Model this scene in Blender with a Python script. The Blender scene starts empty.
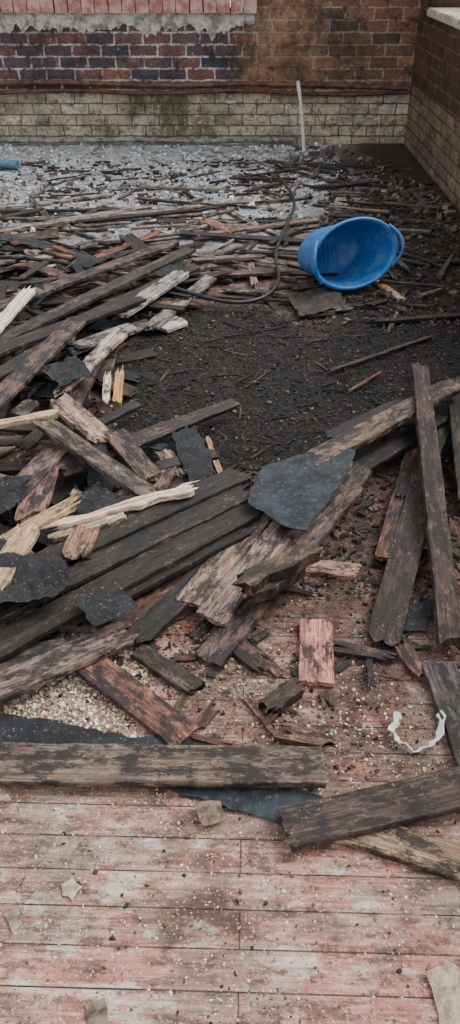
import bpy, bmesh, math, random
import numpy as np
from mathutils import Vector, Matrix, noise as mn
random.seed(7); rng=np.random.default_rng(7)
R=random.random; U=random.uniform
H=1.5; PITCH=math.radians(37); F=769.0
c_,s_=math.cos(PITCH),math.sin(PITCH)
WY=7.37; WX=1.53
def fp(u,v,z=0.0):
    a=(u-230)/F; b=(512-v)/F
    t=(H-z)/(s_-b*c_)
    return Vector((a*t,(c_+b*s_)*t,z))
def link(o): bpy.context.scene.collection.objects.link(o); return o

# ---------------- materials ----------------
class NT:
    def __init__(s,name):
        s.m=bpy.data.materials.new(name); s.m.use_nodes=True
        s.n=s.m.node_tree.nodes; s.l=s.m.node_tree.links
        s.b=s.n['Principled BSDF']
    def node(s,t,**k):
        n=s.n.new(t)
        for a,v in k.items(): setattr(n,a,v)
        return n
    def put(s,sock,v):
        if isinstance(v,bpy.types.NodeSocket): s.l.new(v,sock)
        elif v is not None:
            try: sock.default_value=v
            except Exception: sock.default_value=(*v,1)
    def noise(s,vec,scale,detail=6,rough=.6):
        n=s.node('ShaderNodeTexNoise'); n.inputs['Scale'].default_value=scale
        n.inputs['Detail'].default_value=detail; n.inputs['Roughness'].default_value=rough
        if vec: s.l.new(vec,n.inputs['Vector'])
        return n.outputs['Fac']
    def ramp(s,fac,stops,interp='LINEAR'):
        n=s.node('ShaderNodeValToRGB'); n.color_ramp.interpolation=interp
        e=n.color_ramp.elements
        while len(e)<len(stops): e.new(.5)
        for i,(p,c) in enumerate(stops):
            e[i].position=p; e[i].color=(c,c,c,1) if isinstance(c,(int,float)) else (*c,1)
        s.l.new(fac,n.inputs['Fac']); return n.outputs['Color']
    def mix(s,fac,a,b,mode='MIX'):
        n=s.node('ShaderNodeMix',data_type='RGBA',blend_type=mode)
        s.put(n.inputs[0],fac)
        for k,v in ((6,a),(7,b)):
            if isinstance(v,(int,float)): v=(v,v,v)
            s.put(n.inputs[k],v if isinstance(v,bpy.types.NodeSocket) else (*v,1))
        return n.outputs[2]
    def math(s,op,a,b=None,clamp=False):
        n=s.node('ShaderNodeMath',operation=op,use_clamp=clamp)
        s.put(n.inputs[0],a)
        if b is not None: s.put(n.inputs[1],b)
        return n.outputs[0]
    def mapping(s,vec,scale=(1,1,1),loc=(0,0,0),rot=(0,0,0)):
        n=s.node('ShaderNodeMapping'); n.inputs['Scale'].default_value=scale; n.inputs['Location'].default_value=loc; n.inputs['Rotation'].default_value=rot
        s.l.new(vec,n.inputs['Vector']); return n.outputs[0]
    def bump(s,h,strength=.5,dist=.01,prev=None):
        n=s.node('ShaderNodeBump'); n.inputs['Strength'].default_value=strength; n.inputs['Distance'].default_value=dist
        s.l.new(h,n.inputs['Height'])
        if prev: s.l.new(prev,n.inputs['Normal'])
        return n.outputs[0]
    def fin(s,col=None,rough=None,norm=None):
        if col is not None: s.put(s.b.inputs['Base Color'],col if isinstance(col,bpy.types.NodeSocket) else (*col,1))
        if rough is not None: s.put(s.b.inputs['Roughness'],rough)
        if norm is not None: s.l.new(norm,s.b.inputs['Normal'])
        return s.m

def wood_mat():
    t=NT('weathered_wood')
    uv=t.node('ShaderNodeUVMap'); uv.uv_map='UVMap'; uv=uv.outputs[0]
    at=t.node('ShaderNodeAttribute'); at.attribute_name='tint'; tint=at.outputs['Color']; rot=at.outputs['Alpha']
    g=t.noise(t.mapping(uv,(4,110,1)),1,8,.7)
    g2=t.noise(t.mapping(uv,(30,380,1)),1,4,.6)
    col=t.mix(1,tint,t.ramp(g,[(.34,.25),(.48,.8),(.70,1.9)]),'MULTIPLY')
    col=t.mix(1,col,t.ramp(g2,[(.3,.45),(.62,1.35)]),'MULTIPLY')
    p=t.noise(t.mapping(uv,(20,34,1)),1,9,.8)
    pm=t.math('MULTIPLY',t.ramp(p,[(.55,0),(.59,1)]),.6)
    col=t.mix(pm,col,t.mix(.22,t.mix(1,tint,2.4,'MULTIPLY'),(.50,.36,.25)))
    p3=t.noise(t.mapping(uv,(10,26,1),(9,1,0)),1,9,.78)
    col=t.mix(t.math('MULTIPLY',t.ramp(p3,[(.56,0),(.62,1)]),.5),col,t.mix(1,tint,(1.3,.55,.38),'MULTIPLY'))
    r=t.noise(t.mapping(uv,(9,20,1),(3,7,0)),1,9,.8)
    rr=t.math('ADD',r,t.math('MULTIPLY',t.math('SUBTRACT',rot,.5),.4))
    col=t.mix(t.ramp(rr,[(.455,0),(.53,.93)]),col,(.009,.006,.005))
    sp=t.noise(t.mapping(uv,(110,110,1),(3,7,0)),1,3,.6)
    sp2=t.noise(t.mapping(uv,(12,12,1),(31,7,0)),1,3,.6)
    col=t.mix(t.math('MULTIPLY',t.math('MULTIPLY',t.ramp(sp,[(.62,0),(.67,1)]),t.ramp(sp2,[(.48,0),(.62,1)])),.6),col,(.50,.38,.26))
    rough=t.ramp(rr,[(.4,.75),(.65,.45)])
    nb=t.bump(g,.8,.004); nb=t.bump(p,.8,.005,nb); nb=t.bump(r,.6,.006,nb)
    return t.fin(col,rough,nb)
WOOD=wood_mat()

def chip_mat():
    t=NT('rubble_bits')
    at=t.node('ShaderNodeAttribute'); at.attribute_name='tint'
    g=t.node('ShaderNodeTexCoord').outputs['Object']
    n=t.noise(g,120,4)
    return t.fin(t.mix(1,at.outputs['Color'],t.ramp(n,[(.3,.5),(.7,1.4)]),'MULTIPLY'),.75,t.bump(n,.5,.003))
CHIP=chip_mat()

def tar_mat():
    t=NT('tar_paper')
    o=t.node('ShaderNodeTexCoord').outputs['Object']
    n=t.noise(o,55,8,.75); n2=t.noise(o,11,8,.7)
    col=t.mix(t.ramp(n2,[(.42,0),(.62,1)]),(.006,.007,.009),(.022,.028,.034))
    col=t.mix(t.ramp(n,[(.57,0),(.63,1)]),col,(.085,.055,.036))
    sp=t.noise(o,180,3,.6)
    col=t.mix(t.math('MULTIPLY',t.ramp(sp,[(.65,0),(.69,1)]),.7),col,(.45,.36,.26))
    return t.fin(col,t.ramp(n,[(.3,.6),(.6,.85)]),t.bump(n2,.8,.02,t.bump(n,.7,.006)))
TAR=tar_mat()

def brick_mat(name,axis):
    t=NT(name)
    o=t.node('ShaderNodeTexCoord').outputs['Object']
    sp=t.node('ShaderNodeSeparateXYZ'); t.l.new(o,sp.inputs[0])
    cb=t.node('ShaderNodeCombineXYZ'); t.l.new(sp.outputs[axis],cb.inputs[0]); t.l.new(sp.outputs[2],cb.inputs[1])
    vec=cb.outputs[0]; X=sp.outputs[axis]; Z=sp.outputs[2]
    v2=t.node('ShaderNodeVectorMath',operation='ADD'); t.l.new(vec,v2.inputs[0])
    w2=t.node('ShaderNodeVectorMath',operation='SCALE')
    nz=t.node('ShaderNodeTexNoise'); nz.inputs['Scale'].default_value=14; t.l.new(o,nz.inputs['Vector'])
    t.l.new(nz.outputs['Color'],w2.inputs[0]); w2.inputs['Scale'].default_value=.022
    t.l.new(w2.outputs[0],v2.inputs[1]); vv=v2.outputs[0]
    def br(w,h,m,off=.5):
        b=t.node('ShaderNodeTexBrick'); t.l.new(vv,b.inputs['Vector'])
        b.inputs['Scale'].default_value=1; b.inputs['Brick Width'].default_value=w; b.inputs['Row Height'].default_value=h
        b.inputs['Mortar Size'].default_value=m; b.inputs['Mortar Smooth'].default_value=.3
        b.inputs['Color1'].default_value=(0,0,0,1); b.inputs['Color2'].default_value=(1,1,1,1); b.inputs['Mortar'].default_value=(.5,.5,.5,1)
        b.offset=off; return b
    b1=br(.235,.086,.009); b2=br(.240,.085,.006)
    stain=t.noise(o,2.2,6,.65); fine=t.noise(o,45,6,.75); mid=t.noise(o,12,8,.78)
    cA=t.ramp(b1.outputs['Color'],[(0,(.030,.032,.050)),(.3,(.085,.055,.06)),(.5,(.20,.075,.05)),(.75,(.055,.052,.075)),(1,(.26,.10,.065))])
    cB=t.ramp(b1.outputs['Color'],[(0,(.12,.055,.034)),(.5,(.24,.105,.062)),(.8,(.065,.042,.035)),(1,(.33,.15,.085))])
    if axis==0:
        zx=t.math('ADD',X,t.math('MULTIPLY',stain,1.2)); zone=t.ramp(zx,[(.55,0),(.85,1)])
    else: zone=1.0
    red=t.mix(zone,cA,cB)
    mort=t.mix(t.ramp(mid,[(.40,0),(.54,1)]),(.10,.07,.05),t.mix(zone,(.54,.49,.42),(.32,.24,.17)))
    red=t.mix(b1.outputs['Fac'],red,mort)
    red=t.mix(t.math('MULTIPLY',t.ramp(mid,[(.58,0),(.64,1)]),.6),red,t.mix(zone,(.40,.36,.31),(.36,.24,.15)))
    red=t.mix(t.math('MULTIPLY',t.ramp(mid,[(.38,1),(.45,0)]),.85),red,(.035,.022,.016))
    if axis==0:
        d=t.math('ABSOLUTE',t.math('SUBTRACT',X,.38))
        pm=t.math('SUBTRACT',t.math('ADD',.15,t.math('MULTIPLY',stain,.55)),d)
        red=t.mix(t.math('MULTIPLY',t.ramp(pm,[(.0,0),(.2,1)]),.6),red,t.mix(t.ramp(mid,[(.4,0),(.6,1)]),(.13,.07,.035),(.42,.25,.13)))
    cr=t.ramp(b2.outputs['Color'],[(0,(.44,.37,.25)),(.5,(.56,.49,.37)),(.75,(.36,.31,.21)),(1,(.66,.59,.47))])
    moss=t.noise(o,4,8,.75)
    if axis==0:
        md=t.math('SUBTRACT',.75,t.math('MULTIPLY',t.math('ABSOLUTE',t.math('ADD',X,.45)),1.2))
        mo=t.ramp(t.math('ADD',t.math('MULTIPLY',md,.35),moss),[(.60,0),(.72,.8)])
        cr=t.mix(mo,cr,(.085,.10,.022))
    cr=t.mix(t.ramp(mid,[(.51,0),(.59,.75)]),cr,(.16,.095,.055))
    dam=t.noise(o,5,9,.78)
    cr=t.mix(t.ramp(dam,[(.57,0),(.60,1)]),cr,t.mix(t.ramp(mid,[(.4,0),(.6,1)]),(.16,.10,.06),(.62,.52,.41)))
    cr=t.mix(t.math('MULTIPLY',b2.outputs['Fac'],.85),cr,(.10,.065,.042))
    zs=t.math('GREATER_THAN',t.math('ADD',Z,t.math('MULTIPLY',mid,.03)),.455 if axis==0 else .50)
    col=t.mix(zs,cr,red)
    col=t.mix(1,col,t.ramp(fine,[(.25,.45),(.7,1.5)]),'MULTIPLY')
    grime=t.ramp(t.noise(o,3.3,8,.7),[(.38,.48),(.56,1.15)])
    col=t.mix(1,col,grime,'MULTIPLY')
    if axis==1: col=t.mix(1,col,(.42,.35,.30),'MULTIPLY')  # shade of the backlit right wall put into its brick colour
    hgt=t.mix(zs,b2.outputs['Fac'],b1.outputs['Fac'])
    nb=t.bump(t.math('SUBTRACT',1,hgt),.8,.012); nb=t.bump(fine,.6,.008,nb); nb=t.bump(mid,.6,.02,nb)
    return t.fin(col,.75,nb)
BR_B=brick_mat('brick_back',0); BR_R=brick_mat('brick_right',1)

def plain(name,c1,c2,scale=20,rough=.7,bump=.4,dist=.005,lo=.4,hi=.6):
    t=NT(name); o=t.node('ShaderNodeTexCoord').outputs['Object']; n=t.noise(o,scale,7,.65)
    return t.fin(t.mix(t.ramp(n,[(lo,0),(hi,1)]),c1,c2),rough,t.bump(n,bump,dist))
SILL=plain('painted_sill',(.40,.14,.12),(.62,.38,.32),14)
RENDER_=plain('lime_mortar',(.24,.22,.19),(.66,.61,.53),16,.85,.9,.02)
RUST=plain('rusty_pipe',(.055,.022,.014),(.19,.075,.045),18)
GREY=plain('grey_pipe',(.10,.09,.085),(.34,.32,.30),18)
LEDGE=plain('ledge_plaster',(.34,.24,.19),(.62,.53,.46),10)
CABLE=plain('cable_rubber',(.008,.008,.009),(.03,.03,.032),30,.5)
POLE=plain('pale_timber',(.45,.40,.33),(.66,.62,.54),20)
WHITE=plain('white_plastic',(.75,.74,.72),(.9,.9,.88),30,.5)
BLUEP=plain('blue_pipe_plastic',(.05,.14,.22),(.10,.22,.32),30,.5)
FLAKE=plain('plaster_flake',(.30,.22,.14),(.60,.49,.36),60,.8,.8,.01)

class Coll:
    def __init__(s): s.v=[]; s.f=[]; s.uv=[]; s.c=[]
    def obj(s,name,mat):
        me=bpy.data.meshes.new(name); me.from_pydata(s.v,[],s.f); me.update()
        li=np.empty(len(me.loops),dtype=np.int32); me.loops.foreach_get('vertex_index',li)
        l=me.uv_layers.new(name='UVMap')
        l.data.foreach_set('uv',np.array(s.uv,dtype=np.float32)[li].ravel())
        a=me.color_attributes.new('tint','FLOAT_COLOR','POINT')
        a.data.foreach_set('color',np.array(s.c,dtype=np.float32).ravel())
        me.materials.append(mat)
        return link(bpy.data.objects.new(name,me))
    def plank(s,p0,p1,w,th,tint,rot=.5,roll=0,jag=.03,rag=.003,bow=0,taper=0,origin=None):
        p0=Vector(p0);p1=Vector(p1); d=p1-p0; L=d.length
        if L<1e-4: return
        X=d/L; Y=Vector((0,0,1)).cross(X)
        if Y.length<1e-3: Y=Vector((1,0,0))
        Y.normalize(); Z=X.cross(Y)
        q=Matrix.Rotation(roll,3,X); Y=q@Y; Z=q@Z
        n=max(2,min(40,int(L/.03)))
        prof=[(-.5,0),(-.2,0),(.0,0),(.2,0),(.5,0),(.5,.85),(.48,1),(.4,1),(.3,1),(.2,1),(.1,1),(0,1),(-.1,1),(-.2,1),(-.3,1),(-.4,1),(-.48,1),(-.5,.85)]
        m=len(prof); base=len(s.v); uo,vo=U(0,50),U(0,50); sd=U(0,100)
        def jg(k,y): return jag*(mn.noise(Vector((y*5,sd+k*9,0)))*1.0+ 1.3*mn.noise(Vector((y*16,sd,k*5))))
        for i in range(n+1):
            t=i/n
            wl=1-taper*t
            el=rag*(mn.noise(Vector((t*L*14,sd,1)))*1.2+mn.noise(Vector((t*L*60,sd,2)))); er=rag*(mn.noise(Vector((t*L*14,sd,5)))*1.2+mn.noise(Vector((t*L*60,sd,6))))
            for (py,pz) in prof:
                xx=t*L
                if i==0: xx+=jg(0,py)
                if i==n: xx+=jg(1,py)
                yy=py*w*wl+(el if py<0 else er)*abs(py)*2
                zz=pz*th+ (mn.noise(Vector((xx*9,yy*60,sd)))*.12*th if pz>=1 else 0)
                zz+=bow*4*t*(1-t)
                P=p0+X*xx+Y*yy+Z*zz
                if origin: P=P-origin
                s.v.append(P[:]); s.uv.append((xx+uo,yy+vo+pz*.012 if pz<1 else yy+vo+.012))
                s.c.append((*tint,rot))
        for i in range(n):
            for j in range(m):
                a=base+i*m+j; b=base+i*m+(j+1)%m
                s.f.append((a,b,b+m,a+m))
        s.f.append(tuple(base+j for j in range(m))[::-1]); e=base+n*m
        s.f.append(tuple(e+j for j in range(m)))
    def chip(s,p,sx,sy,sz,tint,yaw=None,tilt=.4):
        yaw=U(0,6.28) if yaw is None else yaw
        M=Matrix.Rotation(yaw,3,'Z')@Matrix.Rotation(U(-tilt,tilt),3,'X')@Matrix.Rotation(U(-tilt,tilt),3,'Y')
        base=len(s.v)
        for z in (-.5,.5):
            for x,y in ((-.5,-.5),(.5,-.5),(.5,.5),(-.5,.5)):
                v=M@Vector((x*sx*U(.5,1.1),y*sy*U(.3,1.1),z*sz*U(.7,1.1)))
                s.v.append((v.x+p[0],v.y+p[1],v.z+p[2]+sz*.45)); s.c.append((*tint,.5)); s.uv.append((v.x,v.y))
        for f in ((3,2,1,0),(4,5,6,7),(0,1,5,4),(1,2,6,5),(2,3,7,6),(3,0,4,7)): s.f.append(tuple(base+i for i in f))

def jit(c,a=.15):
    k=1+U(-a,a); return tuple(max(0,x*k*(1+U(-.05,.05))) for x in c)
DARK=(.034,.023,.017); BRN=(.115,.068,.042); GRY=(.19,.145,.11); PALE=(.40,.35,.30); PNK=(.38,.18,.135); TAN=(.42,.26,.14); CREAM=(.72,.57,.40); BLK=(.013,.010,.009); RED=(.17,.058,.036)

# ---------------- floor ----------------
_G={}
def vnoise(x,y,f,seed):
    if seed not in _G: _G[seed]=np.random.default_rng(seed).random((256,256))
    G=_G[seed]
    x=x*f+100.3;y=y*f+77.7
    xi=np.floor(x).astype(int);yi=np.floor(y).astype(int);fx=x-xi;fy=y-yi
    fx=fx*fx*(3-2*fx);fy=fy*fy*(3-2*fy)
    g=lambda a,b:G[a%256,b%256]
    return (g(xi,yi)*(1-fx)+g(xi+1,yi)*fx)*(1-fy)+(g(xi,yi+1)*(1-fx)+g(xi+1,yi+1)*fx)*fy
def fbm(x,y,f,seed,o=4):
    return sum(vnoise(x,y,f*2**i,seed+i)*.5**i for i in range(o))/sum(.5**i for i in range(o))
def sst(a,b,x): t=np.clip((x-a)/(b-a),0,1); return t*t*(3-2*t)
def masks(x,y):
    n=fbm(x,y,2.0,1)-.5; n2=fbm(x,y,7,11)-.5
    X=x+n*.7+n2*.25; Y=y+n*.9+n2*.3
    dust=sst(4.0,5.2,Y)*(1-sst(.3,1.0,X-(y-5.2)*.12))
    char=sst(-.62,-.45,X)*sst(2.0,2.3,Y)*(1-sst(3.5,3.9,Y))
    char=np.maximum(char,sst(.35,.8,X)*sst(2.0,2.4,Y)*(1-sst(6.6,7.6,Y))*.92)  # dark strip: right wall's shade painted into the floor colour
    char=np.maximum(char,sst(.8,1.3,X)*sst(1.7,2.2,Y)*.88)  # painted shade carried on close to the right wall
    dirt=sst(1.25,2.15,Y+n2*1.2)*.95
    dirt=np.maximum(dirt, sst(-.1,.3,X)*sst(1.0,1.5,Y)*.55)
    return dust,char,dirt
def height(x,y):
    d,c,t=masks(x,y)
    return d*(fbm(x,y,9,31)*.022)+c*(.010+fbm(x,y,16,41)*.016)*1.0+t*(1-c)*(1-d)*fbm(x,y,12,51)*.006
x0,x1,y0,y1=-5.0,WX,-1.2,WY
nx,ny=int((x1-x0)/.02),int((y1-y0)/.02)
xs=np.linspace(x0,x1,nx+1);ys=np.linspace(y0,y1,ny+1)
GX,GY=np.meshgrid(xs,ys); gx=GX.ravel();gy=GY.ravel()
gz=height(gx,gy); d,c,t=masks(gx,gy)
HG=gz.reshape(ny+1,nx+1)
def hz(x,y):
    i=int(round((y-y0)/.02)); j=int(round((x-x0)/.02))
    return float(HG[min(max(i,0),ny),min(max(j,0),nx)])
me=bpy.data.meshes.new('floor')
idx=np.arange((nx+1)*(ny+1)).reshape(ny+1,nx+1)
faces=np.stack([idx[:-1,:-1],idx[:-1,1:],idx[1:,1:],idx[1:,:-1]],-1).reshape(-1,4)
me.from_pydata(np.stack([gx,gy,gz],-1).tolist(),[],faces.tolist()); me.update()
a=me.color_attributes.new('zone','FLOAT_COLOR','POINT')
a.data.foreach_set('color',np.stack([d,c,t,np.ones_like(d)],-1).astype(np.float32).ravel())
me.polygons.foreach_set('use_smooth',[True]*len(me.polygons))
floor=link(bpy.data.objects.new('floor',me))
t=NT('floorboards')
o=t.node('ShaderNodeTexCoord').outputs['Object']
o=t.mapping(o,(1,1,1),(0,0,0),(0,0,math.radians(1.5)))
at=t.node('ShaderNodeAttribute'); at.attribute_name='zone'
sp=t.node('ShaderNodeSeparateColor'); t.l.new(at.outputs['Color'],sp.inputs[0]); zd,zc,zt=sp.outputs
b=t.node('ShaderNodeTexBrick'); t.l.new(o,b.inputs['Vector'])
b.inputs['Scale'].default_value=1; b.inputs['Brick Width'].default_value=2.3; b.inputs['Row Height'].default_value=.072
b.inputs['Mortar Size'].default_value=.0020; b.inputs['Mortar Smooth'].default_value=.7
b.inputs['Color1'].default_value=(0,0,0,1); b.inputs['Color2'].default_value=(1,1,1,1); b.inputs['Mortar'].default_value=(.5,.5,.5,1); b.offset=.37
gr=t.noise(t.mapping(o,(6,130,5)),1,8,.75)
pn=t.noise(t.mapping(o,(5,12,5)),1,10,.75)
pn2=t.noise(t.mapping(o,(13,30,5),(4,2,0)),1,10,.77)
pn3=t.noise(t.mapping(o,(7,17,5),(14,22,0)),1,10,.75)
big=t.noise(o,3.0,8,.7)
big2=t.noise(t.mapping(o,(1,1.6,1),(8,3,0)),3.2,8,.7)
pink=t.ramp(b.outputs['Color'],[(0,(.46,.17,.125)),(.35,(.60,.25,.19)),(.7,(.38,.14,.10)),(1,(.55,.27,.21))])
pink=t.mix(t.ramp(pn,[(.46,0),(.57,.8)]),pink,(.66,.46,.38))
pink=t.mix(t.ramp(pn2,[(.505,0),(.565,.88)]),pink,(.20,.10,.07))
pink=t.mix(t.ramp(pn3,[(.53,0),(.59,.85)]),pink,(.74,.64,.55))
pink=t.mix(t.ramp(big,[(.47,0),(.57,.85)]),pink,t.mix(t.ramp(pn2,[(.42,0),(.58,1)]),(.36,.26,.20),(.11,.065,.048)))
pink=t.mix(t.ramp(big2,[(.52,0),(.57,.9)]),pink,t.mix(t.ramp(pn,[(.42,0),(.54,1)]),(.09,.052,.037),(.34,.21,.155)))
pink=t.mix(1,pink,t.ramp(gr,[(.3,.40),(.6,1.25)]),'MULTIPLY')
spk=t.noise(o,130,4,.7)
pink=t.mix(t.math('MULTIPLY',t.ramp(spk,[(.60,0),(.64,1)]),.85),pink,(.80,.72,.60))
spk2=t.noise(t.mapping(o,(1,1,1),(5,5,5)),80,5,.75)
pink=t.mix(t.math('MULTIPLY',t.ramp(spk2,[(.59,0),(.64,1)]),.85),pink,(.07,.04,.03))
gapb=t.math('MULTIPLY',b.outputs['Fac'],t.ramp(pn3,[(.40,.45),(.58,1)]))
pink=t.mix(gapb,pink,(.022,.013,.011))
fn=t.noise(o,60,8,.78); fn2=t.noise(o,22,9,.8)
dirtc=t.ramp(fn2,[(.36,(.016,.010,.008)),(.48,(.08,.042,.03)),(.56,(.22,.10,.07)),(.68,(.42,.28,.20))])
dm=t.math('MULTIPLY',zt,t.ramp(t.noise(o,9,10,.8),[(.40,.05),(.52,1)]))
col=t.mix(dm,pink,dirtc)
char_shade_c=t.ramp(fn,[(.40,(.002,.0017,.0014)),(.52,(.012,.009,.007)),(.58,(.055,.040,.030)),(.66,(.22,.17,.125))])
char_shade_c=t.mix(t.ramp(fn2,[(.5,0),(.7,.5)]),char_shade_c,(.03,.016,.010))
char_shade_c=t.mix(t.math('MULTIPLY',b.outputs['Fac'],.8),char_shade_c,(.003,.002,.002))
col=t.mix(zc,col,char_shade_c)  # colours both the charred area and the painted wall shade
dustc=t.ramp(fn2,[(.38,(.10,.09,.08)),(.47,(.44,.45,.46)),(.58,(.74,.78,.80))])
patch=t.noise(o,5,10,.8)
col=t.mix(t.math('MULTIPLY',zd,t.ramp(patch,[(.41,.15),(.49,1)])),col,dustc)
ro=t.mix(zc,t.ramp(pn,[(.3,.6),(.7,.85)]),t.ramp(fn2,[(.35,.3),(.6,.65)]))
nb=t.bump(t.math('SUBTRACT',1,b.outputs['Fac']),.8,.005); nb=t.bump(gr,.35,.003,nb); nb=t.bump(pn2,.5,.005,nb)
hb=t.math('MULTIPLY',fn,t.math('ADD',.2,t.math('MAXIMUM',zc,t.math('MAXIMUM',zd,zt))))
nb=t.bump(hb,1,.025,nb)
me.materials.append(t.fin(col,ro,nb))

def box(name,lo,hi,mat,bev=0):
    bm=bmesh.new(); bmesh.ops.create_cube(bm,size=1)
    lo=Vector(lo);hi=Vector(hi)
    for v in bm.verts: v.co=Vector([lo[i]+(v.co[i]+.5)*(hi[i]-lo[i]) for i in range(3)])
    if bev: bmesh.ops.bevel(bm,geom=bm.edges[:],offset=bev,segments=2,affect='EDGES')
    m=bpy.data.meshes.new(name); bm.to_mesh(m); bm.free(); m.materials.append(mat)
    return link(bpy.data.objects.new(name,m))
def join_boxes(name,boxes,mat,jag=0):
    bm=bmesh.new()
    for lo,hi in boxes:
        r=bmesh.ops.create_cube(bm,size=1)
        for v in r['verts']: v.co=Vector([lo[i]+(v.co[i]+.5)*(hi[i]-lo[i])+U(-jag,jag) for i in range(3)])
    m=bpy.data.meshes.new(name); bm.to_mesh(m); bm.free(); m.materials.append(mat)
    return link(bpy.data.objects.new(name,m))
join_boxes('wall_back',[((-5,WY,-.05),(WX+.45,WY+.35,1.0)),((.17,WY,1.0),(WX+.45,WY+.35,3.2)),((-5,WY,1.0),(-3.4,WY+.35,3.2)),((-3.4,WY,2.7),(.17,WY+.35,3.2))],BR_B)
bx=[]; x=-3.45
while x<.15:
    bx.append(((x,WY-.06,.985),(x+.100,WY+.33,1.12))); x+=.108
join_boxes('window_sill',bx,SILL,.003)
bm=bmesh.new(); n=240; top=[];bot=[];tf=[];bf=[]
for i in range(n+1):
    xx=-3.45+3.65*i/n
    zb=.87+ .08*mn.noise(Vector((xx*4,0,0)))+.06*mn.noise(Vector((xx*17,3,0)))+.03*mn.noise(Vector((xx*50,3,0)))
    y=WY-.025-.012*mn.noise(Vector((xx*9,5,0)))
    tf.append(bm.verts.new((xx,y,.987))); bf.append(bm.verts.new((xx,y+.01,zb))); bot.append(bm.verts.new((xx,WY+.001,zb-.004)))
for i in range(n):
    bm.faces.new((bf[i],bf[i+1],tf[i+1],tf[i])); bm.faces.new((bot[i],bot[i+1],bf[i+1],bf[i]))
m=bpy.data.meshes.new('trim_1'); bm.to_mesh(m); bm.free(); m.materials.append(RENDER_); link(bpy.data.objects.new('trim_1',m))
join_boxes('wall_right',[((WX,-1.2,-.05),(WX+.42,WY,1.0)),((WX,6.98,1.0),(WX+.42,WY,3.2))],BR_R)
box('trim_2',(WX-.03,-1.2,.99),(WX+.44,6.98,1.045),LEDGE,.008)
join_boxes('window_1',[((-3.4,WY+.2,1.1),(-3.32,WY+.28,2.7)),((.09,WY+.2,1.1),(.17,WY+.28,2.7)),((-3.4,WY+.2,2.62),(.17,WY+.28,2.7)),((-1.66,WY+.2,1.1),(-1.58,WY+.28,2.7)),((-3.4,WY+.2,1.12),(.17,WY+.28,1.18))],POLE)

def tube(name,pts,r,mat):
    cu=bpy.data.curves.new(name,'CURVE'); cu.dimensions='3D'; cu.bevel_depth=r; cu.bevel_resolution=3; cu.use_fill_caps=True
    s=cu.splines.new('NURBS'); s.points.add(len(pts)-1); s.order_u=3; s.use_endpoint_u=True
    for i,p in enumerate(pts): s.points[i].co=(*p,1)
    s.resolution_u=6; cu.materials.append(mat)
    o=link(bpy.data.objects.new(name,cu))
    dg=bpy.context.evaluated_depsgraph_get(); me=bpy.data.meshes.new_from_object(o.evaluated_get(dg))
    bpy.data.objects.remove(o); o=link(bpy.data.objects.new(name,me))
    me.polygons.foreach_set('use_smooth',[True]*len(me.polygons))
    return o
def wz(v):
    b=(512-v)/F; tt=(WY-.04)/(c_+b*s_); return H-tt*(s_-b*c_)
tube('wall_pipe',[(x,WY-.035,wz(84)+ .014*math.sin(x*3)-(.02 if x>0.2 else 0)) for x in np.linspace(-4.9,WX-.02,24)],.019,RUST)
tube('wall_pipe',[(x,WY-.035,wz(92)+ .012*math.sin(x*4+1)-(.01 if x>0.2 else 0)) for x in np.linspace(-4.9,WX-.02,24)],.015,RUST)
tube('floor_pipe',[(x,WY-.06,.05+.006*math.sin(x*5)) for x in np.linspace(-4.9,.55,20)],.018,GREY)
p=fp(304,152,.02); tube('leaning_pole',[p,p+Vector((-.02,.16,.3)),Vector((p.x-.055,WY-.045,.50))],.016,POLE)
p=fp(-3,164,.045); tube('blue_pipe_offcut',[p+Vector((-.12,.03,0)),p+Vector((.17,-.03,0))],.035,BLUEP)

# ---------------- hero planks ----------------
def hero(u0,v0,u1,v1,w,z0,z1,tint,rot=.5,th=.017,roll=0,jag=.03,name='wooden_plank',rag=.0025,bow=0,taper=0):
    a=fp(u0,v0,z0);b=fp(u1,v1,z1)
    o=(a+b)/2; o.z=0
    C=Coll(); C.plank(a,b,w,th,jit(tint,.08),rot,roll,jag,rag,bow,taper,origin=o)
    ob=C.obj(name,WOOD); ob.location=o; return ob
hero(-40,765,324,769,.098,.022,.022,(.19,.13,.10),.48,jag=.010)
hero(284,832,480,785,.092,.026,.022,(.085,.056,.041),.5,jag=.012)
hero(325,822,480,872,.075,.003,.003,(.36,.24,.14),.46,jag=.02)
hero(70,650,183,738,.082,.028,.006,(.19,.08,.053),.52)
hero(-40,708,128,634,.085,.055,.040,(.22,.15,.112),.47)
hero(-40,676,60,655,.085,.03,.03,(.10,.07,.055),.5)
hero(316,624,316,686,.088,.004,.004,(.60,.25,.18),.40,jag=.008,rag=.002)
hero(438,668,480,775,.09,.01,.01,(.085,.068,.06),.47,jag=.015)
# right cluster
hero(419,372,449,645,.062,.17,.03,(.10,.058,.037),.5,th=.032,jag=.05)
hero(425,478,382,644,.09,.05,.012,(.075,.045,.03),.52)
hero(416,455,386,562,.075,.03,.03,(.13,.055,.033),.5)
hero(455,380,468,500,.07,.10,.05,(.06,.04,.03),.5)
hero(312,464,452,388,.085,.13,.14,(.18,.115,.073),.5,th=.022,jag=.03)
hero(330,440,420,398,.07,.10,.10,DARK,.6)
hero(360,470,440,420,.075,.06,.06,DARK,.6)
hero(440,430,408,500,.08,.04,.04,DARK,.6)
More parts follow.
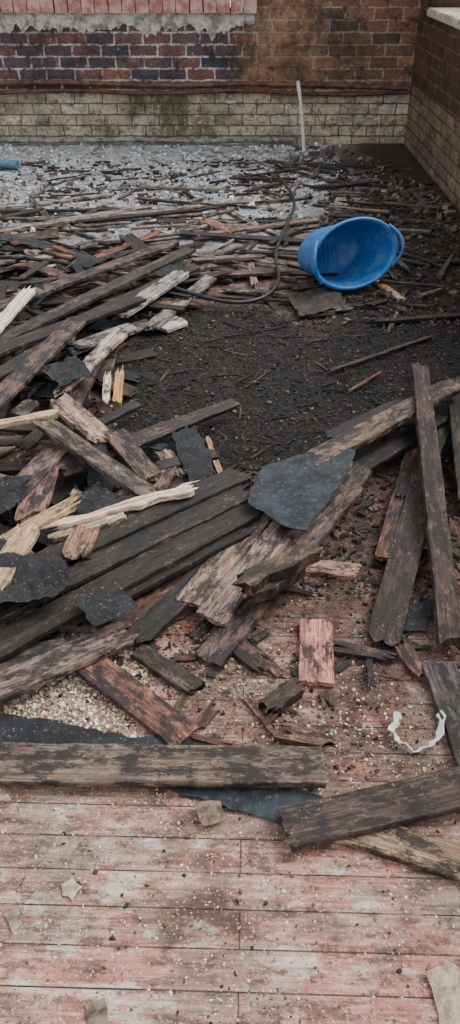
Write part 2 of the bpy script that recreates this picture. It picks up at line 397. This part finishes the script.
# central slab: two boards side by side under the slate-coloured felt
hero(340,462,210,622,.090,.115,.035,(.32,.22,.165),.45,jag=.008,rag=.002)
hero(300,466,190,606,.085,.112,.038,(.26,.175,.13),.47,jag=.008,rag=.002)
hero(362,470,208,664,.08,.07,.008,(.12,.075,.052),.52)
hero(350,490,262,590,.085,.075,.05,(.18,.12,.09),.48)
hero(312,556,245,590,.055,.115,.115,(.13,.075,.048),.5,th=.038,jag=.04,rag=.010)
hero(300,575,258,600,.035,.075,.085,(.07,.04,.028),.5,th=.035,jag=.04,rag=.01)
# big dark boards
hero(242,476,-60,612,.085,.12,.09,(.034,.024,.018),.5,jag=.05)
hero(250,492,-60,640,.085,.11,.07,(.038,.027,.021),.5,jag=.05)
hero(258,508,-50,675,.085,.10,.05,DARK,.5,jag=.06)
hero(242,532,88,612,.07,.08,.05,BLK,.5,jag=.06)
hero(225,555,138,640,.075,.055,.02,(.036,.025,.02),.55,jag=.06)
hero(212,570,120,625,.07,.03,.02,(.13,.05,.03),.5,jag=.06)
# pale splinters
hero(196,490,58,527,.045,.145,.12,CREAM,.2,jag=.08,taper=.5,rag=.01)
hero(120,520,55,540,.04,.12,.1,(.42,.32,.22),.35,jag=.06,taper=.4,rag=.01)
hero(62,512,8,542,.05,.14,.12,(.46,.30,.16),.36,jag=.06)
hero(26,536,-8,592,.07,.14,.13,(.52,.34,.20),.32,jag=.05)
hero(50,417,-10,428,.035,.16,.15,(.52,.37,.21),.34,jag=.05)
hero(120,374,117,406,.035,.10,.08,(.52,.25,.10),.25,jag=.04)
hero(108,378,106,402,.03,.09,.08,CREAM,.35,jag=.04)
hero(40,422,152,498,.065,.15,.12,(.17,.12,.085),.48,jag=.04)
hero(58,402,104,442,.09,.14,.12,(.40,.25,.19),.44,jag=.02)
hero(115,437,152,480,.075,.12,.10,(.16,.10,.068),.5)
hero(165,455,182,478,.06,.06,.06,(.26,.17,.125),.45)
hero(75,325,-12,412,.085,.16,.13,(.15,.095,.065),.5)
hero(60,340,-20,388,.07,.12,.11,DARK,.5)
hero(188,252,-20,352,.08,.10,.11,(.07,.05,.038),.5)
hero(196,268,60,332,.08,.07,.08,(.05,.036,.028),.5)
hero(175,244,-10,312,.075,.08,.10,(.12,.085,.062),.5)
hero(140,300,-10,356,.08,.12,.13,DARK,.5)
hero(210,280,150,330,.07,.05,.05,(.26,.21,.17),.46)
hero(182,275,120,316,.09,.09,.09,(.36,.32,.28),.42)
hero(70,352,130,330,.09,.09,.09,(.30,.25,.21),.46)
hero(160,330,182,322,.10,.03,.03,(.56,.50,.44),.32,jag=.01)
hero(120,335,60,395,.075,.10,.10,(.50,.38,.28),.42,jag=.06,taper=.4)
hero(30,292,-8,335,.06,.14,.14,(.80,.72,.62),.2,jag=.08)
hero(20,235,35,255,.10,.04,.04,(.30,.22,.18),.4)
hero(95,360,65,420,.08,.08,.08,(.09,.06,.042),.5)
hero(145,505,165,470,.08,.07,.07,(.25,.16,.11),.47)
hero(30,520,46,470,.09,.09,.09,(.28,.15,.11),.46)
hero(75,560,88,530,.08,.11,.11,(.28,.14,.085),.44)
hero(10,500,60,450,.085,.10,.10,(.18,.12,.09),.47)
hero(-20,236,150,208,.07,.03,.03,(.28,.22,.175),.44)
hero(70,222,248,203,.06,.03,.02,(.25,.20,.16),.44)
hero(-20,212,110,196,.05,.02,.02,(.34,.29,.24),.42)
hero(140,188,235,192,.04,.02,.02,GRY,.4)
hero(205,222,232,233,.08,.03,.03,(.30,.14,.085),.42)
hero(190,278,290,272,.07,.03,.03,(.14,.09,.06),.5)
hero(195,262,262,258,.05,.04,.04,(.22,.17,.14),.45)
hero(375,282,402,302,.04,.02,.02,(.35,.25,.17),.3)
hero(330,372,430,338,.02,.03,.03,(.05,.032,.022),.4,th=.010)
hero(208,440,220,474,.018,.03,.03,TAN,.25,th=.010)
hero(350,392,380,374,.012,.03,.03,(.15,.07,.04),.3,th=.010)
# loose chunks lying on the floor in the middle
hero(268,712,300,690,.05,.004,.004,(.07,.04,.028),.5,th=.03,rag=.008)
hero(285,735,322,742,.045,.004,.004,(.20,.11,.075),.5,rag=.006)
hero(140,655,195,690,.05,.004,.004,(.10,.06,.04),.5,rag=.006)
hero(225,640,262,668,.055,.004,.004,(.12,.06,.04),.5,rag=.006)
hero(335,650,392,662,.04,.004,.004,(.14,.07,.045),.5,rag=.006)
hero(300,568,356,574,.06,.004,.004,(.40,.20,.15),.42,rag=.006)
hero(402,650,420,676,.05,.004,.004,(.20,.08,.055),.45,rag=.006)

# ---------------- debris masses ----------------
def inpoly(p,poly):
    x,y=p; r=False; j=len(poly)-1
    for i in range(len(poly)):
        xi,yi=poly[i];xj,yj=poly[j]
        if (yi>y)!=(yj>y) and x<(xj-xi)*(y-yi)/(yj-yi)+xi: r=not r
        j=i
    return r
def sampler(pxpoly):
    poly=[fp(u,v)[:2] for u,v in pxpoly]
    xs=[p[0] for p in poly];ys=[p[1] for p in poly]
    def s():
        while True:
            p=(U(min(xs),max(xs)),U(min(ys),max(ys)))
            if inpoly(p,poly) and p[0]<WX-.05 and p[1]<WY-.05: return p
    return s
def scatter_planks(name,s,n,Lr,wr,zr,ang,tints,th=(.008,.016),rot=(.38,.62),rag=.004,mat=WOOD,jag=(.01,.07)):
    C=Coll()
    for k in range(n):
        x,y=s(); L=U(*Lr)*(.5+R()**2); a=random.gauss(*ang) if R()<.75 else U(0,3.14)
        dx,dy=math.cos(a)*L/2,math.sin(a)*L/2
        z=U(*zr); dz=U(-.03,.03)*min(1,z*8)
        if x+abs(dx)>WX-.04 or y+abs(dy)>WY-.06: continue
        tt=random.choice(tints)
        g=hz(x,y)
        C.plank((x-dx,y-dy,g+max(0,z-dz)),(x+dx,y+dy,g+max(0,z+dz)),U(*wr),U(*th),jit(tt,.3),U(*rot),U(-.25,.25) if z>.03 else U(-.05,.05),U(*jag),rag,0,random.choice([0,0,.5]))
    return C.obj(name,mat)
pile=[(-160,245),(180,252),(195,300),(115,345),(120,430),(200,470),(215,520),(120,585),(-160,680)]
sp_=sampler(pile)
mixA=[DARK,DARK,DARK,DARK,BRN,BRN,BRN,GRY,GRY,PALE,(.30,.24,.19),PNK,RED,BLK,BLK]
scatter_planks('wood_debris_pile',sp_,290,(.08,.5),(.03,.09),(0,.07),(.55,.6),mixA,jag=(.01,.045))
scatter_planks('tar_paper_scraps',sp_,110,(.06,.24),(.05,.14),(.02,.095),(.5,.9),[BLK],(.0015,.003),rag=.012,mat=TAR,jag=(.03,.07))
scatter_planks('broken_lath_scatter',sampler([(-160,205),(250,205),(300,240),(280,310),(190,300),(-160,260)]),110,(.12,.9),(.012,.06),(0,.02),(.12,.35),[GRY,BRN,GRY,(.34,.29,.24),PALE,DARK,DARK,(.22,.13,.09)])
scatter_planks('broken_lath_scatter',sampler([(230,165),(440,165),(460,330),(290,330),(280,240)]),90,(.08,.5),(.012,.05),(0,.02),(.1,.7),[DARK,BRN,DARK,(.10,.075,.06),GRY])
scatter_planks('broken_lath_scatter',sampler([(-100,165),(320,163),(290,205),(-100,205)]),80,(.05,.4),(.008,.03),(0,.01),(.05,.5),[GRY,PALE,BRN,BRN,DARK])
scatter_planks('splinter_scatter',sampler([(120,560),(250,520),(330,470),(460,480),(460,680),(330,720),(200,760),(110,690)]),120,(.02,.10),(.005,.035),(0,.008),(.3,1.2),[BRN,DARK,DARK,BRN,RED,(.22,.11,.07),BLK],(.003,.010))
scatter_planks('splinter_scatter',sampler([(130,320),(440,310),(460,400),(300,460),(150,450)]),60,(.02,.12),(.003,.008),(0,.006),(.3,1.2),[BRN,DARK,(.12,.07,.045),BLK,BLK,BLK],(.003,.006))

def chips(name,groups):
    C=Coll()
    for s,n,sz,flat,tints in groups:
        for k in range(n):
            x,y=s(); a=U(*sz)*(.5+1.1*R()**3)
            C.chip((x,y,hz(x,y)),a,a*U(.4,1),a*U(*flat),jit(random.choice(tints),.3))
    return C.obj(name,CHIP)
fore=sampler([(-80,720),(540,720),(540,1100),(-80,1100)])
mid=sampler([(-60,600),(520,560),(520,780),(-60,780)])
CR=[(.72,.62,.44),(.80,.74,.60),(.55,.44,.28),(.20,.12,.07)]
chips('paint_flake_scatter',[(fore,5200,(.002,.006),(.2,.5),CR),(mid,2200,(.003,.008),(.2,.6),CR+[(.16,.09,.06),(.06,.04,.03),(.10,.05,.035)]),
  (sampler([(40,655),(150,650),(140,740),(0,740),(-20,700)]),3400,(.004,.010),(.3,.8),[(.76,.66,.50),(.80,.74,.63),(.58,.45,.31),(.3,.2,.12)]),
  (sampler([(140,640),(230,600),(260,700),(150,700)]),700,(.004,.010),(.3,.8),[(.5,.38,.25),(.20,.11,.07),(.10,.06,.04)]),
  (sampler([(250,640),(380,640),(400,760),(230,720)]),300,(.003,.008),(.3,.8),[(.6,.48,.33),(.7,.62,.5)])])
chips('charred_debris_scatter',[(sampler([(125,310),(460,290),(460,420),(300,470),(130,460)]),12000,(.004,.012),(.2,.6),[BLK,BLK,BLK,BLK,DARK,(.14,.10,.072)]),
  (sampler([(330,170),(460,200),(460,330),(300,330)]),2600,(.01,.035),(.2,.7),[BLK,DARK,BRN,(.09,.06,.045)]),
  (mid,2200,(.003,.011),(.2,.7),[DARK,BRN,RED,BLK]),
  (sampler([(230,470),(460,450),(460,600),(250,600)]),2600,(.005,.018),(.2,.6),[DARK,BLK,BRN]),
  (sampler([(-120,165),(330,160),(300,230),(-120,250)]),1800,(.008,.035),(.2,.6),[DARK,BRN,BLK]),
  (fore,700,(.002,.009),(.3,.7),[DARK,BRN])])
chips('plaster_rubble',[(sampler([(-120,147),(340,147),(340,185),(-120,195)]),2600,(.006,.028),(.35,.8),[(.50,.52,.53),(.70,.73,.75),(.22,.20,.18),(.78,.80,.80)]),
  (sampler([(-120,185),(330,185),(300,230),(-120,250)]),1500,(.008,.035),(.3,.7),[(.50,.51,.51),(.66,.67,.67),(.2,.16,.13),(.3,.24,.2)]),
  (sampler([(285,150),(335,150),(335,166),(285,166)]),60,(.04,.09),(.4,.8),[(.16,.14,.13),(.35,.33,.31),(.10,.08,.07)]),
  (sampler([(340,150),(455,200),(455,240),(380,200)]),350,(.01,.05),(.3,.8),[(.15,.10,.07),(.25,.21,.17),(.06,.045,.035)]),
  (sp_,2200,(.01,.035),(.2,.6),[(.25,.17,.12),(.07,.05,.04),(.5,.42,.34),(.05,.035,.025)])])

# ---------------- tar paper ----------------
def sheet(name,px,z,amp=.012,mat=TAR,rg=.005):
    P=[fp(u,v,zz if isinstance(z,(list,tuple)) else z) for (u,v),zz in zip(px,z if isinstance(z,(list,tuple)) else [z]*len(px))]
    o=sum(P,Vector())/len(P); o.z=0
    pts=[]
    for i,p in enumerate(P):
        q=P[(i+1)%len(P)]; n=max(2,int((q-p).length/.02))
        for k in range(n):
            r=p.lerp(q,k/n); r=r+Vector((U(-rg,rg),U(-rg,rg),0)); pts.append(r-o)
    bm=bmesh.new(); vs=[bm.verts.new(p) for p in pts]; f=bm.faces.new(vs)
    bmesh.ops.triangulate(bm,faces=bm.faces[:])
    for _ in range(3): bmesh.ops.subdivide_edges(bm,edges=[e for e in bm.edges if e.calc_length()>.022],cuts=1); bmesh.ops.triangulate(bm,faces=bm.faces[:])
    sd=U(0,99)
    for v in bm.verts: v.co.z+=amp*(1.3*abs(mn.noise(Vector((v.co.x*9,v.co.y*9,sd))))+.5*abs(mn.noise(Vector((v.co.x*30,v.co.y*30,sd)))))
    bmesh.ops.recalc_face_normals(bm,faces=bm.faces[:])
    m=bpy.data.meshes.new(name); bm.to_mesh(m); bm.free(); m.materials.append(mat)
    ob=link(bpy.data.objects.new(name,m)); ob.location=o
    md=ob.modifiers.new('s','SOLIDIFY'); md.thickness=.0018; md.offset=1
    return ob
T='tar_paper_sheet'
def slate():
    t=NT('tar_felt_slate'); o=t.node('ShaderNodeTexCoord').outputs['Object']
    n=t.noise(o,18,9,.75); n2=t.noise(o,70,6,.75)
    col=t.mix(t.ramp(n,[(.40,0),(.60,1)]),(.009,.012,.015),(.034,.046,.058))
    col=t.mix(t.ramp(n2,[(.58,0),(.63,.8)]),col,(.13,.10,.08))
    return t.fin(col,.75,t.bump(n,.6,.01,t.bump(n2,.6,.005)))
TAR2=slate()
sheet(T,[(246,502),(262,468),(300,455),(356,450),(346,476),(326,506),(306,532),(286,528),(268,516)],[.142,.146,.148,.148,.143,.134,.126,.126,.132],.006,TAR2)
sheet(T,[(155,785),(210,785),(310,795),(325,800),(290,828),(240,812)],.006,.006,TAR2)
sheet(T,[(-30,712),(60,722),(130,738),(215,738),(218,750),(-30,748)],.010,.006)
sheet(T,[(-60,548),(4,544),(28,556),(62,560),(72,582),(54,600),(10,606),(-60,616)],.130,.035)
sheet(T,[(60,508),(95,488),(130,500),(90,520)],.12,.03)
sheet(T,[(40,372),(75,358),(95,378),(60,388)],.13,.03)
sheet(T,[(-30,480),(32,478),(14,515),(-30,540)],.12,.03)
sheet(T,[(75,600),(122,592),(140,606),(95,628)],.105,.01)
sheet(T,[(80,430),(112,426),(118,448),(92,452)],.10,.02)
sheet(T,[(160,262),(188,266),(180,280),(152,276)],.09,.02)
sheet(T,[(405,608),(432,600),(428,630),(400,632)],.01,.008)
sheet(T,[(285,295),(340,290),(345,310),(300,318)],.03,.02,plain('sacking',(.018,.012,.009),(.06,.04,.03),20))
sheet('plaster_flake',[(424,975),(440,964),(452,962),(475,985),(475,1035),(440,1032),(434,1000)],.004,.005,FLAKE,.004)
sheet('plaster_flake',[(60,885),(72,878),(82,888),(74,900),(63,897)],.003,.003,FLAKE,.003)
sheet('plaster_flake',[(5,915),(18,905),(24,925),(12,935)],.003,.003,plain('dark_flake',(.13,.08,.06),(.36,.27,.2),40),.003)
sheet('plaster_flake',[(85,1005),(105,998),(108,1024),(88,1030)],.003,.003,plain('dark_flake2',(.05,.035,.025),(.25,.18,.13),40),.003)
sheet('plaster_flake',[(192,805),(222,800),(228,822),(205,830)],.012,.01,plain('dark_flake3',(.07,.045,.03),(.24,.16,.10),60),.006)

# ---------------- cable ----------------
cp=[(275,163),(276,175),(290,190),(296,204),(288,222),(277,245),(275,262),(281,280),(268,297),(240,304),(205,298),(150,280),(100,270),(40,258),(-30,256)]
tube('power_cable',[fp(u,v,.05 if i<3 else (.06 if i<10 else .08)) for i,(u,v) in enumerate(cp)],.010,CABLE)

# ---------------- white plastic scrap ----------------
C=fp(414,733,.012); bm=bmesh.new(); prev=None
for i in range(25):
    a=math.radians(120+i*11.5); r=.040+.004*math.sin(i*1.7)
    if i>19: r+=.006*(i-19)
    p=C+Vector((math.cos(a)*r*1.1,math.sin(a)*r*1.15,.006*math.sin(i*.9)))
    q=p+Vector((math.cos(a)*(.010+.005*abs(math.sin(i))),math.sin(a)*.010,.014+.004*math.sin(i*1.3)))
    cur=(bm.verts.new(p),bm.verts.new(q))
    if prev: bm.faces.new((prev[0],cur[0],cur[1],prev[1]))
    prev=cur
m=bpy.data.meshes.new('white_plastic_scrap'); bm.to_mesh(m); bm.free(); m.materials.append(WHITE)
ob=link(bpy.data.objects.new('white_plastic_scrap',m)); md=ob.modifiers.new('s','SOLIDIFY'); md.thickness=.003

# ---------------- blue tub ----------------
t=NT('blue_plastic'); o=t.node('ShaderNodeTexCoord').outputs['Object']; n=t.noise(o,14,9,.8)
BLUE=t.fin(t.mix(t.ramp(n,[(.47,0),(.60,.6)]),(.012,.15,.46),(.17,.30,.44)),.45,None)
tub=bpy.data.objects.new('plastic_tub',None); link(tub)
bm=bmesh.new(); seg=64; sx,sy=1.18,.80
prof=[(0,0),(.17,0),(.185,.012),(.192,.05),(.235,.33),(.240,.335),(.255,.337),(.260,.345),(.256,.356),(.245,.36),(.232,.352),(.227,.335),(.182,.05),(.172,.022),(.09,.018),(0,.018)]
rings=[]
for r,z in prof:
    if r==0: rings.append([bm.verts.new((0,0,z))]); continue
    rings.append([bm.verts.new((r*sx*math.cos(2*math.pi*k/seg),r*sy*math.sin(2*math.pi*k/seg),z)) for k in range(seg)])
for A,B in zip(rings,rings[1:]):
    for k in range(seg):
        k2=(k+1)%seg
        if len(A)==1: bm.faces.new((A[0],B[k2],B[k]))
        elif len(B)==1: bm.faces.new((A[k],A[k2],B[0]))
        else: bm.faces.new((A[k],A[k2],B[k2],B[k]))
bmesh.ops.recalc_face_normals(bm,faces=bm.faces[:])
m=bpy.data.meshes.new('body'); bm.to_mesh(m); bm.free(); m.materials.append(BLUE); m.polygons.foreach_set('use_smooth',[True]*len(m.polygons))
body=link(bpy.data.objects.new('body',m)); body.parent=tub
for i,sg in enumerate((1,-1)):
    pts=[(sg*.262*sx*math.cos(a),.262*sy*math.sin(a)*1.0,.35+.05*math.cos(a*2.6) if abs(a)<.6 else .345) for a in np.linspace(-.62,.62,13)]
    h=tube('handle_%d'%(i+1),pts,.010,BLUE); h.parent=tub
for i in range(7): # ribs moulded into the tub base, seen through the mouth
    x=-.12+i*.03
    rb=tube('rib_%d'%(i+1),[(x,-.05,.022),(x,.0,.024),(x,.05,.022)],.006,BLUE); rb.parent=tub
el=math.radians(14); az=math.radians(-90+24)
zd_=Vector((math.cos(az)*math.cos(el),math.sin(az)*math.cos(el),math.sin(el)))
xd=Vector((0,0,1)).cross(zd_).normalized(); xd=Matrix.Rotation(math.radians(4),3,zd_)@xd
yd=zd_.cross(xd)
SC=.83
M=Matrix((xd*SC,yd*SC,zd_*SC)).transposed().to_4x4()
mc=fp(355,260,.18)
M.translation=mc-zd_*.35*SC
tub.matrix_world=M
bpy.context.view_layer.update()
mz=min((body.matrix_world@v.co).z for v in body.data.vertices)
M.translation.z-=mz-.022; tub.matrix_world=M

# ---------------- camera, light ----------------
cd=bpy.data.cameras.new('camera'); cd.sensor_fit='VERTICAL'; cd.sensor_height=36; cd.lens=F/1024*36; cd.clip_start=.02
cam=link(bpy.data.objects.new('camera',cd)); cam.location=(0,0,H); cam.rotation_euler=(math.radians(90)-PITCH,0,0)
bpy.context.scene.camera=cam
w=bpy.data.worlds.new('world'); bpy.context.scene.world=w; w.use_nodes=True
w.node_tree.nodes['Background'].inputs[0].default_value=(.88,.94,1,1); w.node_tree.nodes['Background'].inputs[1].default_value=1.1
sl=bpy.data.lights.new('sun','SUN'); sl.energy=4.2; sl.angle=math.radians(40); sl.color=(1,.98,.95)
so=link(bpy.data.objects.new('sun',sl))
dirn=Vector((.75,.35,.95)); so.rotation_euler=dirn.to_track_quat('Z','Y').to_euler()
